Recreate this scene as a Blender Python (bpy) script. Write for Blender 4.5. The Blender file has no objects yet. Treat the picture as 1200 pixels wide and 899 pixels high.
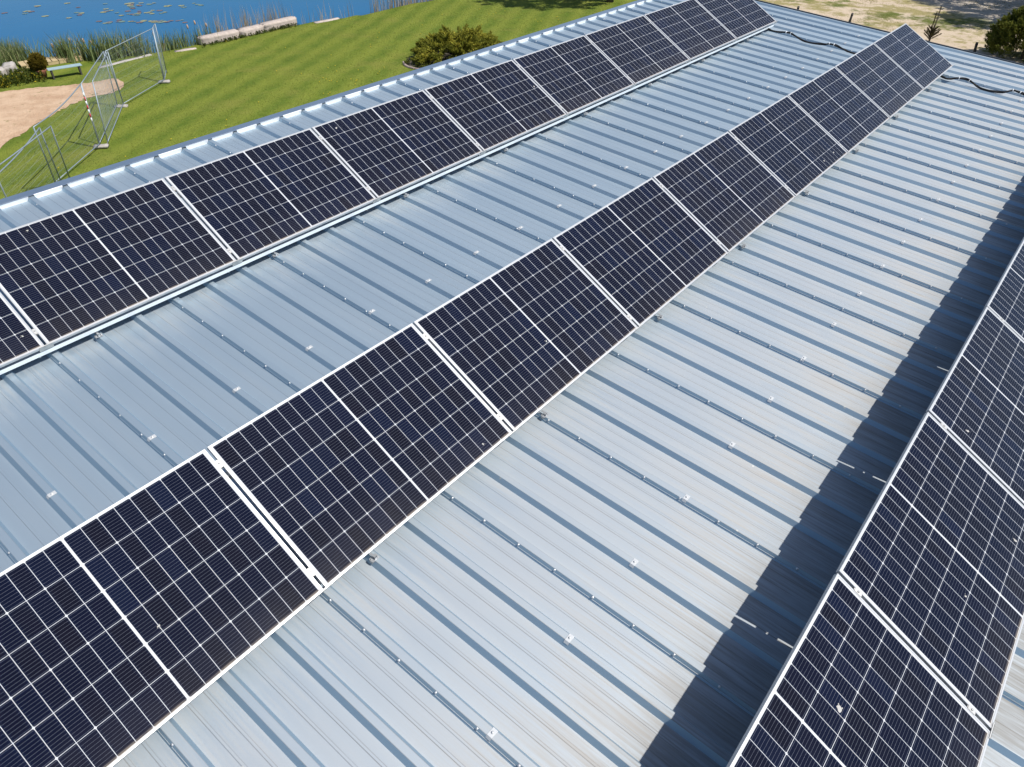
import bpy, bmesh, math, random
import numpy as np
from mathutils import Vector, Matrix, Euler

SC = bpy.context.scene
COL = SC.collection
R = math.radians
rng = random.Random(7)
nrng = np.random.default_rng(11)

# ------------------------------------------------------------------ helpers
def tag(o, label=None, cat=None, group=None, kind=None):
    if label: o['label'] = label
    if cat: o['category'] = cat
    if group: o['group'] = group
    if kind: o['kind'] = kind
    return o

def empty(name, loc=(0, 0, 0), rot=(0, 0, 0)):
    o = bpy.data.objects.new(name, None)
    o.empty_display_size = .2
    o.location = loc
    o.rotation_euler = rot
    COL.objects.link(o)
    return o

def mat_of(o):
    m = Matrix.LocRotScale(o.location, o.rotation_euler, o.scale)
    p = o.parent
    return (mat_of(p) @ m) if p else m

class MB:
    """collects boxes, tubes and sheets into one mesh"""
    def __init__(s):
        s.v = []; s.f = []; s.m = []; s.sm = []
    def add(s, vs, fs, mi=0, smooth=False):
        b = len(s.v)
        s.v += [tuple(x) for x in vs]
        for f in fs:
            s.f.append(tuple(b + i for i in f)); s.m.append(mi); s.sm.append(smooth)
    def box(s, lo, hi, mi=0, M=None, bev=0):
        x0, y0, z0 = lo; x1, y1, z1 = hi
        if bev:
            bm = bmesh.new()
            bmesh.ops.create_cube(bm, size=1)
            for v in bm.verts:
                v.co = Vector(((x0 + x1) / 2 + v.co.x * (x1 - x0), (y0 + y1) / 2 + v.co.y * (y1 - y0), (z0 + z1) / 2 + v.co.z * (z1 - z0)))
            bmesh.ops.bevel(bm, geom=bm.edges[:], offset=bev, segments=2, affect='EDGES')
            bm.verts.index_update()
            vs = [v.co.copy() for v in bm.verts]; fs = [[v.index for v in f.verts] for f in bm.faces]
            bm.free()
        else:
            vs = [Vector(p) for p in ((x0, y0, z0), (x1, y0, z0), (x1, y1, z0), (x0, y1, z0), (x0, y0, z1), (x1, y0, z1), (x1, y1, z1), (x0, y1, z1))]
            fs = [(0, 3, 2, 1), (4, 5, 6, 7), (0, 1, 5, 4), (1, 2, 6, 5), (2, 3, 7, 6), (3, 0, 4, 7)]
        if M: vs = [M @ v for v in vs]
        s.add(vs, fs, mi)
    def tube(s, pts, r, n=8, mi=0, cap=True):
        pts = [Vector(p) for p in pts]
        rr = r if isinstance(r, (list, tuple)) else [r] * len(pts)
        vs = []; fs = []
        up = Vector((0, 0, 1))
        for i, p in enumerate(pts):
            d = (pts[min(i + 1, len(pts) - 1)] - pts[max(i - 1, 0)])
            if d.length < 1e-9: d = Vector((0, 0, 1))
            d.normalize()
            a = up if abs(d.dot(up)) < .95 else Vector((1, 0, 0))
            u = d.cross(a).normalized(); w = u.cross(d)
            for k in range(n):
                t = 2 * math.pi * k / n
                vs.append(p + (u * math.cos(t) + w * math.sin(t)) * rr[i])
        for i in range(len(pts) - 1):
            for k in range(n):
                a = i * n + k; b = i * n + (k + 1) % n
                fs.append((a, b, b + n, a + n))
        if cap:
            fs.append(tuple(reversed(range(n)))); fs.append(tuple(range((len(pts) - 1) * n, len(pts) * n)))
        s.add(vs, fs, mi, n > 5)
    def lathe(s, prof, n=16, c=(0, 0, 0), mi=0):
        vs = []; fs = []
        for r, z in prof:
            for k in range(n):
                t = 2 * math.pi * k / n
                vs.append((c[0] + r * math.cos(t), c[1] + r * math.sin(t), c[2] + z))
        for i in range(len(prof) - 1):
            for k in range(n):
                a = i * n + k; b = i * n + (k + 1) % n
                fs.append((a, b, b + n, a + n))
        fs.append(tuple(reversed(range(n)))); fs.append(tuple(range((len(prof) - 1) * n, len(prof) * n)))
        s.add(vs, fs, mi, True)
    def mesh(s, name, mats):
        me = bpy.data.meshes.new(name)
        me.from_pydata(s.v, [], s.f)
        for m in (mats if isinstance(mats, (list, tuple)) else [mats]): me.materials.append(m)
        me.polygons.foreach_set('material_index', s.m)
        me.polygons.foreach_set('use_smooth', s.sm)
        me.update()
        return me
    def build(s, name, mats, parent=None, M=None):
        return link(name, s.mesh(name, mats), parent, M)

def link(name, me, parent=None, M=None):
    """link mesh `me`; M is its matrix in the parent's space"""
    o = bpy.data.objects.new(name, me)
    COL.objects.link(o)
    if parent: o.parent = parent
    if M is not None: o.matrix_basis = M
    return o

def tri_cloud(name, P, mat, parent=None, col=None, M=None):
    """P: (n,3,3) triangles"""
    n = len(P)
    me = bpy.data.meshes.new(name)
    me.vertices.add(n * 3); me.loops.add(n * 3); me.polygons.add(n)
    me.vertices.foreach_set('co', np.ascontiguousarray(P, dtype=np.float32).ravel())
    me.loops.foreach_set('vertex_index', np.arange(n * 3, dtype=np.int32))
    me.polygons.foreach_set('loop_start', np.arange(0, n * 3, 3, dtype=np.int32))
    me.polygons.foreach_set('loop_total', np.full(n, 3, dtype=np.int32))
    me.materials.append(mat)
    me.update()
    if col is not None:
        a = me.attributes.new('tint', 'FLOAT', 'FACE')
        a.data.foreach_set('value', np.asarray(col, dtype=np.float32))
    return link(name, me, parent, M)

def unit(a):
    return a / np.maximum(np.linalg.norm(a, axis=-1, keepdims=True), 1e-9)

# ------------------------------------------------------------------ materials
class NT:
    def __init__(s, name):
        s.m = bpy.data.materials.new(name); s.m.use_nodes = True
        s.nt = s.m.node_tree; s.b = s.nt.nodes['Principled BSDF']
        s.c = None
    def n(s, t, **k):
        x = s.nt.nodes.new(t)
        for a, v in k.items(): setattr(x, a, v)
        return x
    def put(s, sock, v):
        if isinstance(v, bpy.types.NodeSocket): s.nt.links.new(v, sock)
        elif isinstance(v, (tuple, list)) and len(v) == 3 and sock.type == 'RGBA': sock.default_value = (*v, 1)
        else: sock.default_value = v
    def math(s, op, a, b=0.0, c=0.0, clamp=False):
        x = s.n('ShaderNodeMath', operation=op, use_clamp=clamp)
        s.put(x.inputs[0], a); s.put(x.inputs[1], b); s.put(x.inputs[2], c)
        return x.outputs[0]
    def coord(s, which='Object'):
        if s.c is None: s.c = s.n('ShaderNodeTexCoord')
        return s.c.outputs[which]
    def mapped(s, scale=(1, 1, 1), loc=(0, 0, 0), rot=(0, 0, 0), which='Object'):
        x = s.n('ShaderNodeMapping'); x.inputs['Location'].default_value = loc
        x.inputs['Scale'].default_value = scale; x.inputs['Rotation'].default_value = rot
        s.nt.links.new(s.coord(which), x.inputs['Vector']); return x.outputs[0]
    def xyz(s, v=None):
        x = s.n('ShaderNodeSeparateXYZ'); s.nt.links.new(v or s.coord(), x.inputs[0]); return x.outputs
    def noise(s, scale, vec=None, detail=4, rough=.55, dist=0):
        x = s.n('ShaderNodeTexNoise'); x.inputs['Scale'].default_value = scale
        x.inputs['Detail'].default_value = detail; x.inputs['Roughness'].default_value = rough
        x.inputs['Distortion'].default_value = dist
        s.nt.links.new(vec or s.coord(), x.inputs['Vector']); return x.outputs[0]
    def smooth(s, v, a, b, lo=0.0, hi=1.0):
        x = s.n('ShaderNodeMapRange', interpolation_type='SMOOTHSTEP')
        s.put(x.inputs[0], v); x.inputs[1].default_value = a; x.inputs[2].default_value = b
        x.inputs[3].default_value = lo; x.inputs[4].default_value = hi; return x.outputs[0]
    def mix(s, f, a, b, mode='MIX'):
        x = s.n('ShaderNodeMix', data_type='RGBA', blend_type=mode)
        s.put(x.inputs['Factor'], f)
        ia = [i for i in x.inputs if i.type == 'RGBA']; s.put(ia[0], a); s.put(ia[1], b)
        return [o for o in x.outputs if o.type == 'RGBA'][0]
    def bump(s, h, strength=.3, dist=.01):
        x = s.n('ShaderNodeBump'); x.inputs['Strength'].default_value = strength; x.inputs['Distance'].default_value = dist
        s.nt.links.new(h, x.inputs['Height']); s.nt.links.new(x.outputs[0], s.b.inputs['Normal'])
    def set(s, **k):
        names = dict(color='Base Color', rough='Roughness', metal='Metallic', ior='IOR', spec='Specular IOR Level', alpha='Alpha', sheen='Sheen Weight', trans='Transmission Weight', sub='Subsurface Weight')
        for a, v in k.items(): s.put(s.b.inputs[names[a]], v)
        return s

def simple(name, color, rough=.5, metal=0, var=.15, scale=8, bump=0):
    t = NT(name)
    nz = t.noise(scale)
    d = tuple(c * (1 - var) for c in color); l = tuple(min(1, c * (1 + var)) for c in color)
    t.set(color=t.mix(nz, d, l), rough=rough, metal=metal)
    if bump: t.bump(nz, .5, bump)
    return t.m

# ---- roof metal: galvanised sheet, coordinates x along the row, y up the slope
def roof_metal():
    t = NT('roof_metal')
    X, Y, Z = t.xyz()
    streak = t.noise(1, t.mapped((9, .35, 1)), 5, .6)
    fine = t.noise(1, t.mapped((60, 2.2, 1)), 3, .6)
    blotch = t.noise(1.3, None, 5, .6)
    spk = t.noise(45, None, 2, .5)
    base = t.mix(blotch, (.375, .495, .585), (.40, .515, .60))
    base = t.mix(t.math('MULTIPLY', t.smooth(streak, .45, .75), .25), base, (.42, .48, .52))
    # washed down dirt: gathers above the lowest row, a little below each row
    d1 = t.smooth(Y, -1.7, -3.4)
    d2 = t.smooth(t.math('ABSOLUTE', t.math('SUBTRACT', Y, -1.35)), .75, .05, 0, .55)
    d3 = t.smooth(t.math('ABSOLUTE', t.math('SUBTRACT', Y, 2.0)), .55, .05, 0, .5)
    d4 = t.smooth(t.math('ABSOLUTE', t.math('SUBTRACT', Y, -.1)), .5, .0, 0, .4)
    dd = t.math('MAXIMUM', t.math('MAXIMUM', d1, d4), t.math('MAXIMUM', d2, d3))
    pat = t.math('ADD', t.math('MULTIPLY', streak, .4), t.math('MULTIPLY', fine, .6))
    pat2 = t.math('ADD', pat, t.math('MULTIPLY', t.math('SUBTRACT', blotch, .5), .4))
    oi = t.n('ShaderNodeObjectInfo')      # every sheet has its own slight tone
    base = t.mix(1.0, base, t.mix(oi.outputs['Random'], (.94, .945, .95), (1, 1, 1)), 'MULTIPLY')
    # dust only lies on faces that look up, and less on the rib crests
    geo = t.n('ShaderNodeNewGeometry')
    nz = t.xyz(geo.outputs['True Normal'])[2]
    upf = t.smooth(nz, .60, .80)
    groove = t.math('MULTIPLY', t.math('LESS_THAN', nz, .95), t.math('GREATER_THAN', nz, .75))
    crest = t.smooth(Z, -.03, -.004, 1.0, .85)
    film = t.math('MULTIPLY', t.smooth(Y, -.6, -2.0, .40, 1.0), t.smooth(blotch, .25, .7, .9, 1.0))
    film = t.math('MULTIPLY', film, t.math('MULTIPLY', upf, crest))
    base = t.mix(t.math('MULTIPLY', film, .82), base, (.445, .458, .465))
    dirt = t.math('MULTIPLY', t.math('MULTIPLY', t.smooth(pat2, .38, .68), dd), t.math('MULTIPLY', upf, crest), clamp=True)
    base = t.mix(t.math('MULTIPLY', dirt, .72), base, (.335, .30, .255))
    shade_dirt = t.math('MULTIPLY', t.math('MULTIPLY', t.smooth(Y, -3.0, -3.5), t.smooth(pat2, .34, .62, .45, 1.0)), t.math('MULTIPLY', upf, crest))  # dark dirt with painted shade mixed in, deepens the lowest row's shadow on the flats
    base = t.mix(t.math('MULTIPLY', shade_dirt, .55), base, (.165, .165, .155))
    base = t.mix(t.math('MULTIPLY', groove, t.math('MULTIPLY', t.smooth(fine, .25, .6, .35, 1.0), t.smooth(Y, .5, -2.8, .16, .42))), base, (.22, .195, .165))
    # small pale flecks and droppings
    vo = t.n('ShaderNodeTexVoronoi'); vo.inputs['Scale'].default_value = 3.2
    t.nt.links.new(t.coord(), vo.inputs['Vector'])
    fl = t.math('MULTIPLY', t.math('LESS_THAN', t.math('ADD', vo.outputs['Distance'], t.math('MULTIPLY', spk, .06)), .062), t.math('GREATER_THAN', blotch, .53))
    base = t.mix(t.math('MULTIPLY', fl, .6), base, (.68, .66, .58))
    t.set(color=base, metal=t.math('SUBTRACT', t.math('SUBTRACT', .86, t.math('MULTIPLY', film, .34)), t.math('MULTIPLY', t.math('MAXIMUM', dirt, shade_dirt), .5), clamp=True),
          rough=t.math('ADD', .52, t.math('ADD', t.math('MULTIPLY', streak, .12), t.math('MULTIPLY', dirt, .2))))
    t.bump(t.math('ADD', t.math('MULTIPLY', blotch, .5), t.math('MULTIPLY', fine, .15)), .10, .004)
    return t.m

# ---- photovoltaic face: 2 x 9 x 6 half cells, object coordinates of the panel
def pv_face():
    t = NT('solar_cells')
    X, Y, Z = t.xyz()
    M = t.math
    ax = M('ABSOLUTE', X)
    u = M('DIVIDE', M('SUBTRACT', ax, .0058), .0946)
    iu = M('FLOOR', u); fu = M('MULTIPLY', M('FRACT', u), .0946)
    v = M('DIVIDE', M('SUBTRACT', Y, .016), .183667)
    iv = M('FLOOR', v); fv = M('MULTIPLY', M('FRACT', v), .183667)
    dx = M('MINIMUM', fu, M('SUBTRACT', .0946, fu)); dy = M('MINIMUM', fv, M('SUBTRACT', .183667, fv))
    par = M('MODULO', iu, 2.0)
    # chamfered side of each half cell alternates
    dxc = M('ADD', M('MULTIPLY', M('SUBTRACT', 1.0, par), fu), M('MULTIPLY', par, M('SUBTRACT', .0946, fu)))
    inside = M('MULTIPLY', M('GREATER_THAN', dx, .0014), M('GREATER_THAN', dy, .0013))
    inside = M('MULTIPLY', inside, M('GREATER_THAN', M('ADD', dxc, dy), .0085))
    inside = M('MULTIPLY', inside, M('MULTIPLY', M('GREATER_THAN', u, 0.0), M('LESS_THAN', u, 9.0)))
    inside = M('MULTIPLY', inside, M('MULTIPLY', M('GREATER_THAN', v, 0.0), M('LESS_THAN', v, 6.0)))
    bb = M('ABSOLUTE', M('SUBTRACT', M('FRACT', M('DIVIDE', fv, .0183667)), .5))
    bus = M('LESS_THAN', bb, .028)
    oi = t.n('ShaderNodeObjectInfo')
    cid = t.n('ShaderNodeCombineXYZ')
    sgn = M('SIGN', X)
    t.put(cid.inputs[0], M('ADD', M('MULTIPLY', sgn, M('ADD', iu, 1.0)), M('MULTIPLY', oi.outputs['Random'], 91.0)))
    t.put(cid.inputs[1], iv)
    t.put(cid.inputs[2], M('MULTIPLY', oi.outputs['Random'], 37.0))
    wn = t.n('ShaderNodeTexWhiteNoise', noise_dimensions='3D'); t.put(wn.inputs['Vector'], cid.outputs[0])
    r1 = wn.outputs['Value']
    sx = t.xyz(wn.outputs['Color'])
    cell = t.mix(r1, (.0022, .0040, .0150), (.0038, .0042, .0105))
    cell = t.mix(t.smooth(sx[1], .75, 1.0, 0, .55), cell, (.0035, .0075, .026))
    edge = t.smooth(t.math('MINIMUM', dx, dy), .02, .0, 0, .35)
    cell = t.mix(edge, cell, (.006, .012, .034))
    cell = t.mix(M('MULTIPLY', bus, .42), cell, (.27, .29, .35))
    # thin dust film that settles along the lower edge
    dust = t.math('MULTIPLY', t.noise(3.0, None, 5, .65), t.smooth(Y, .35, .02, .25, 1.0))
    col = t.mix(inside, (.52, .53, .54), cell)
    col = t.mix(M('MULTIPLY', dust, M('ADD', .022, M('MULTIPLY', oi.outputs['Random'], .05))), col, (.40, .36, .30))
    low = M('MULTIPLY', t.smooth(Y, .034, .012), t.smooth(t.noise(7, None, 4, .6), .3, .65))
    col = t.mix(M('MULTIPLY', low, .55), col, (.36, .29, .21))
    t.set(color=col, rough=t.math('ADD', .07, M('MULTIPLY', dust, .12)), ior=1.20, metal=0.0)
    return t.m

def frame_metal():
    t = NT('anodised_frame')
    n = t.noise(1, t.mapped((2, 40, 40)), 3)
    t.set(color=t.mix(n, (.46, .465, .475), (.54, .545, .55)), metal=.5, rough=.42)
    return t.m

MAT = {}
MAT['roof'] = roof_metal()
MAT['pv'] = pv_face()
MAT['frame'] = frame_metal()
MAT['galv'] = simple('galvanised_steel', (.46, .47, .48), .5, .7, .12, 25)
MAT['clamp'] = simple('clamp_aluminium', (.50, .49, .47), .45, .6, .1, 30)
MAT['clamp_rail'] = simple('rail_steel', (.72, .76, .78), .5, .35, .08, 10)
MAT['screw'] = simple('screw_head', (.70, .70, .70), .35, .6, .1, 200)
MAT['washer'] = simple('white_washer', (.58, .59, .59), .5, .3, .1, 60)
MAT['flash'] = simple('flashing_sheet', (.36, .45, .54), .45, .85, .08, 3)
MAT['lip'] = simple('closure_sheet', (.80, .81, .82), .5, .1, .04, 3)
MAT['dark_trim'] = simple('dark_trim', (.05, .055, .065), .5, .2, .2, 5)
MAT['wall'] = simple('wall_sheet', (.42, .43, .43), .5, .3, .06, 2)
MAT['cable'] = simple('cable_black', (.008, .008, .009), .85, 0, .3, 30)
MAT['tie'] = simple('cable_tie', (.75, .75, .74), .5, 0, .05, 30)
MAT['backing'] = simple('panel_back', (.6, .6, .6), .6, 0, .05, 4)
MAT['concrete'] = simple('pale_concrete', (.36, .33, .30), .9, 0, .28, 5, .02)
MAT['stone'] = simple('pale_stone', (.42, .355, .31), .92, 0, .42, 5, .05)
MAT['edging'] = simple('edging_stone', (.33, .26, .22), .95, 0, .35, 6, .02)
MAT['fence'] = simple('fence_steel', (.30, .35, .39), .62, .6, .18, 12)
MAT['tape_white'] = simple('sticker_white', (.72, .72, .72), .5)
MAT['tape_red'] = simple('sticker_red', (.45, .03, .03), .5)
MAT['bench'] = simple('bench_board', (.30, .40, .43), .6, 0, .2, 6)
MAT['dark_leg'] = simple('dark_timber', (.05, .045, .04), .8, 0, .3, 9)
MAT['plank'] = simple('yellow_plank', (.46, .35, .19), .85, 0, .25, 6)
MAT['terracotta'] = simple('terracotta', (.32, .12, .07), .85, 0, .2, 9)
MAT['soil'] = simple('dark_soil', (.06, .05, .035), .95, 0, .4, 6, .05)
MAT['bark'] = simple('bark', (.09, .07, .055), .95, 0, .4, 9, .05)
MAT['dropping'] = simple('dropping', (.40, .385, .36), .9, 0, .2, 60)

def leafy(name, dark, light, alt=None, rough=.65, sub=0):
    t = NT(name)
    a = t.n('ShaderNodeAttribute', attribute_name='tint')
    c = t.mix(a.outputs['Fac'], dark, light)
    if alt: c = t.mix(t.smooth(a.outputs['Fac'], .8, .95), c, alt)
    t.set(color=c, rough=rough, spec=.12)
    # leaves let a little light through
    tr = t.n('ShaderNodeBsdfTranslucent'); t.put(tr.inputs[0], c)
    mx = t.n('ShaderNodeMixShader'); mx.inputs[0].default_value = .32
    out = [n for n in t.nt.nodes if n.type == 'OUTPUT_MATERIAL'][0]
    t.nt.links.new(t.b.outputs[0], mx.inputs[1]); t.nt.links.new(tr.outputs[0], mx.inputs[2]); t.nt.links.new(mx.outputs[0], out.inputs[0])
    return t.m

MAT['juniper'] = leafy('juniper_needles', (.12, .14, .020), (.38, .345, .045), (.48, .39, .065))
MAT['thuja'] = leafy('thuja_sprays', (.08, .065, .010), (.24, .18, .022))
MAT['conifer'] = leafy('dark_conifer', (.07, .09, .018), (.22, .23, .04), (.30, .27, .06))
MAT['sapling'] = leafy('sapling_needles', (.03, .03, .010), (.09, .075, .025))
MAT['grass'] = leafy('grass_blades', (.105, .145, .024), (.19, .212, .042), (.27, .25, .07))
MAT['drygrass'] = leafy('dry_grass_blades', (.20, .175, .07), (.38, .32, .16))
MAT['reed'] = leafy('green_reed', (.12, .17, .06), (.28, .31, .13), (.42, .36, .21))
MAT['dryreed'] = leafy('dry_reed', (.30, .23, .13), (.56, .46, .31))
MAT['cattail'] = simple('cattail_head', (.42, .29, .20), .9, 0, .2, 20)
MAT['weed'] = leafy('weed_leaves', (.05, .075, .012), (.13, .15, .03), (.45, .36, .02))
MAT['tree'] = leafy('tree_leaves', (.025, .045, .010), (.08, .10, .02))
MAT['dandelion'] = simple('dandelion_yellow', (.55, .40, .01), .7)
MAT['cover'] = leafy('bed_plants', (.10, .10, .02), (.22, .19, .06))

def ground_mat():
    t = NT('ground_cover')
    X, Y, Z = t.xyz()
    big = t.noise(.16, None, 4, .6)
    mid = t.noise(.9, None, 5, .6)
    sm = t.noise(6.5, None, 5, .65)
    fin = t.noise(28, None, 3, .6)
    lawn = t.mix(t.smooth(mid, .3, .7), (.086, .134, .014), (.140, .178, .022))
    lawn = t.mix(t.math('MULTIPLY', t.smooth(sm, .45, .75), .6), lawn, (.185, .21, .034))
    lawn = t.mix(t.math('MULTIPLY', t.smooth(big, .42, .65), .35), lawn, (.090, .135, .016))
    # mower lanes
    w = t.n('ShaderNodeTexWave', wave_type='BANDS', bands_direction='X')
    w.inputs['Scale'].default_value = .26; w.inputs['Distortion'].default_value = 2.6
    w.inputs['Detail'].default_value = 1.5; w.inputs['Detail Scale'].default_value = .22
    t.nt.links.new(t.mapped((1, 1, 1), (0, 0, 0), (0, 0, R(243))), w.inputs['Vector'])
    lawn = t.mix(t.math('MULTIPLY', w.outputs['Fac'], .62), lawn, (.205, .228, .034))
    lawn = t.mix(t.math('MULTIPLY', t.smooth(fin, .5, .8), .25), lawn, (.085, .115, .018))
    lawn = t.mix(t.math('MULTIPLY', t.smooth(t.noise(.5, t.mapped((1, 1, 1), (9, 4, 0)), 5, .65), .5, .7), .5), lawn, (.20, .195, .040))
    # dry sandy yard beyond the gable
    dn = t.noise(.55, t.mapped((1, .55, 1), (3, 7, 0)), 6, .65)
    dn2 = t.noise(2.1, None, 5, .7)
    sand = t.mix(mid, (.44, .345, .245), (.60, .49, .365))
    hay = t.mix(sm, (.22, .19, .075), (.36, .30, .14))
    green = t.mix(sm, (.075, .10, .018), (.14, .15, .035))
    dry = t.mix(t.smooth(t.math('ADD', dn, t.math('MULTIPLY', t.math('SUBTRACT', dn2, .5), .5)), .44, .58), sand, hay)
    dry = t.mix(t.smooth(t.math('ADD', big, t.math('MULTIPLY', t.math('SUBTRACT', dn2, .5), .25)), .52, .62), dry, green)
    # grey worn track farther out
    trk = t.smooth(t.math('ADD', X, t.math('ADD', t.math('MULTIPLY', Y, -.75), t.math('MULTIPLY', dn, 3))), 45.5, 47.5)
    dry = t.mix(trk, dry, t.mix(dn2, (.36, .315, .26), (.52, .45, .37)))
    edge = t.math('ADD', t.math('MULTIPLY', X, .62), t.math('ADD', t.math('MULTIPLY', Y, -.78), t.math('MULTIPLY', t.math('SUBTRACT', big, .5), 9)))
    isdry = t.smooth(edge, 11.5, 15.5)
    col = t.mix(isdry, lawn, dry)
    # wet bank under the water line
    bank = t.smooth(Z, -6.05, -6.35)
    col = t.mix(bank, col, (.10, .075, .045))
    t.set(color=col, rough=.95, spec=.15)
    t.bump(t.math('ADD', sm, t.math('MULTIPLY', fin, .6)), .9, .05)
    return t.m

def sand_mat():
    t = NT('bare_sand')
    a = t.noise(1.1, None, 6, .65); b = t.noise(9, None, 5, .65)
    c = t.mix(t.smooth(a, .3, .7), (.42, .275, .175), (.56, .40, .27))
    c = t.mix(t.math('MULTIPLY', t.smooth(b, .55, .75), .4), c, (.30, .21, .14))
    c = t.mix(t.math('MULTIPLY', t.smooth(t.noise(2.6, None, 5, .7), .60, .70), .8), c, (.13, .13, .03))
    t.set(color=c, rough=.97, spec=.1)
    t.bump(t.math('ADD', a, t.math('MULTIPLY', b, .7)), 1.0, .06)
    return t.m

def water_mat():
    t = NT('pond_water')
    a = t.noise(1, t.mapped((1.1, 2.6, 1), (0, 0, 0), (0, 0, .5)), 4, .6)
    b = t.noise(.12, None, 3)
    t.set(color=t.mix(b, (.004, .085, .200), (.006, .110, .240)), rough=.12, ior=1.15)
    t.bump(a, .10, .03)
    return t.m

# ------------------------------------------------------------------ measures
TAU = R(29.59)                                   # tilt of every panel
SLOPE = R(4.719)                                 # pitch of the roof
P0 = Vector((0, .338, -.595))
MROOF = Matrix.Translation(P0) @ Matrix.Rotation(SLOPE, 4, 'X')   # local x, v (up the slope), h
XO = .0245; SW = 1.085; RS = SW / 3; RH = .037
ZG = -6.0                                        # ground
PITCH = 1.782; PL, PW, PT = 1.762, 1.134, .030
V_LOW, V_TOP = -9.6, 4.86
KS, KE = -5, 15                                  # sheets
XEND = XO + 14 * SW + .82                        # far gable
def rw(x, v, h): return MROOF @ Vector((x, v, h))

# ------------------------------------------------------------------ building
bld = empty('building', (6, -2, ZG))
tag(bld, 'long shed with a low pitched ribbed silver metal roof carrying rows of solar panels', 'building')
BI = mat_of(bld).inverted()
BR = BI @ MROOF                                   # roof space seen from the building

def rib(o):     # one rib: (x, h) pairs from its near foot to its far foot
    return [(o - .017, -RH), (o + .008, -.001), (o + .011, 0), (o + .052, 0), (o + .055, -.001), (o + .078, -RH)]
def beads(o):
    r = []
    for c in (.174, .272):
        r += [(o + c - .011, -RH), (o + c - .006, -RH + .002), (o + c + .006, -RH + .002), (o + c + .011, -RH)]
    return r

def sheet_profile(last=False, x_end=None):
    p = [(-.0105, -.022), (-.0075, -.0215)] + [(x - (.005 if i < 3 else 0), h + (.003 if i > 0 and i < 5 else 0)) for i, (x, h) in list(enumerate(rib(0)))[1:]]
    p += beads(0)
    for k in (1, 2): p += rib(k * RS) + beads(k * RS)
    if not last: p += [(SW - .017, -RH), (SW + .000, -.013)]
    return p

def sheet_mesh(prof, v0, v1, name):
    mb = MB()
    vs = []
    ns = 2
    for (x, h) in prof:
        for v in (v0, v1): vs.append((x, v, h))
    fs = [(2 * i, 2 * i + 2, 2 * i + 3, 2 * i + 1) for i in range(len(prof) - 1)]
    mb.add(vs, fs)
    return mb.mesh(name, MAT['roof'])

def clip_profile(p, x):     # cut the profile at x
    out = []
    for a, b in zip(p, p[1:]):
        out.append(a)
        if b[0] > x:
            t = (x - a[0]) / (b[0] - a[0]); out.append((x, a[1] + t * (b[1] - a[1]))); break
    return out

smesh = None
scr = MB()
scr.lathe([(.011, 0), (.011, .002), (.0075, .003), (.0075, .008), (.0045, .0095)], 8)
scr_me = scr.mesh('screw', MAT['screw'])
cl = MB()
cl.box((.005, -.017, .0015), (.058, .017, .0035), bev=.0007)
cl.add([(.005, -.017, .0035), (.005, .017, .0035), (-.006, .017, -.014), (-.006, -.017, -.014)], [(0, 1, 2, 3)])
cl.lathe([(.010, .0035), (.010, .0045), (.006, .005), (.006, .0105), (.003, .0115)], 8, (.032, 0, 0))
clip_me = cl.mesh('saddle_washer', [MAT['washer']])
for k in range(KS, KE):
    last = k == 14
    x0 = XO + k * SW
    prof = sheet_profile(False)
    if last: prof = clip_profile(prof, XEND - x0)
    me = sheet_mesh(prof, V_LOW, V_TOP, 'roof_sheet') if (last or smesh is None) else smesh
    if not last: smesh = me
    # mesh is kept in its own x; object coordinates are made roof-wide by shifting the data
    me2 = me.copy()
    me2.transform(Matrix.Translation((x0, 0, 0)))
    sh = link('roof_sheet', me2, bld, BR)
    # fixings in the visible part of the sheet
    v = -5.2 + rng.uniform(-.03, .03)
    while v < 4.7:
        if x0 > -3.3:
            M = Matrix.Translation((x0 + .0015 + rng.uniform(-.0015, .0015), v + rng.uniform(-.008, .008), -.0085)) @ Matrix.Rotation(R(-58 + rng.uniform(-4, 4)), 4, 'Y')
            link('screw', scr_me, sh, M)
        v += .297
    for j in (0, 1, 2):
        q = 3 * k + j
        if q % 2 == 0 and x0 > -3.3 and x0 + j * RS < XEND - .1:
            for vv in (.685, -2.57):
                M = Matrix.Translation((x0 + j * RS, vv + rng.uniform(-.008, .008) - .002 * q * (vv < 0) * .3, .003 if j == 0 else 0)) @ Matrix.Rotation(R(rng.uniform(-3, 3)), 4, 'Z')
                link('saddle_washer', clip_me, sh, M)

# ridge flashing with its turned-down lips between the ribs
VL, VO = 4.80, 4.925
XN = XO + KS * SW
fl = MB()
yc = (VL + VO) / 2
pr = [(VL - .008, .014), (VL, .016), (yc, .019), (VO - .006, .016), (VO, .003), (VO + .004, -.20)]
vs = []
for (v, h) in pr:
    vs += [(XN, v, h), (XEND + .02, v, h)]
fl.add(vs, [(2 * i, 2 * i + 1, 2 * i + 3, 2 * i + 2) for i in range(len(pr) - 1)])
flo = fl.build('ridge_flashing', MAT['flash'], bld, BR)
lp = MB()
lp.add([(.060, VL - .010, .0135), (RS + .002, VL - .010, .0135), (RS + .002, VL - .006, 0), (RS - .016, VL - .002, -RH + .001), (.081, VL - .002, -RH + .001), (.060, VL - .006, 0)], [(0, 1, 2, 3, 4, 5)])
lp.add([(.060, VL - .010, .0135), (RS + .002, VL - .010, .0135), (RS + .002, VL + .004, .0165), (.060, VL + .004, .0165)], [(3, 2, 1, 0)])
lip_me = lp.mesh('closure_strip', MAT['lip'])
q = 3 * KS
while XO + q * RS + RS < XEND:
    link('closure_strip', lip_me, flo, Matrix.Translation((XO + q * RS, rng.uniform(-.004, .004), 0)))
    q += 1

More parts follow.
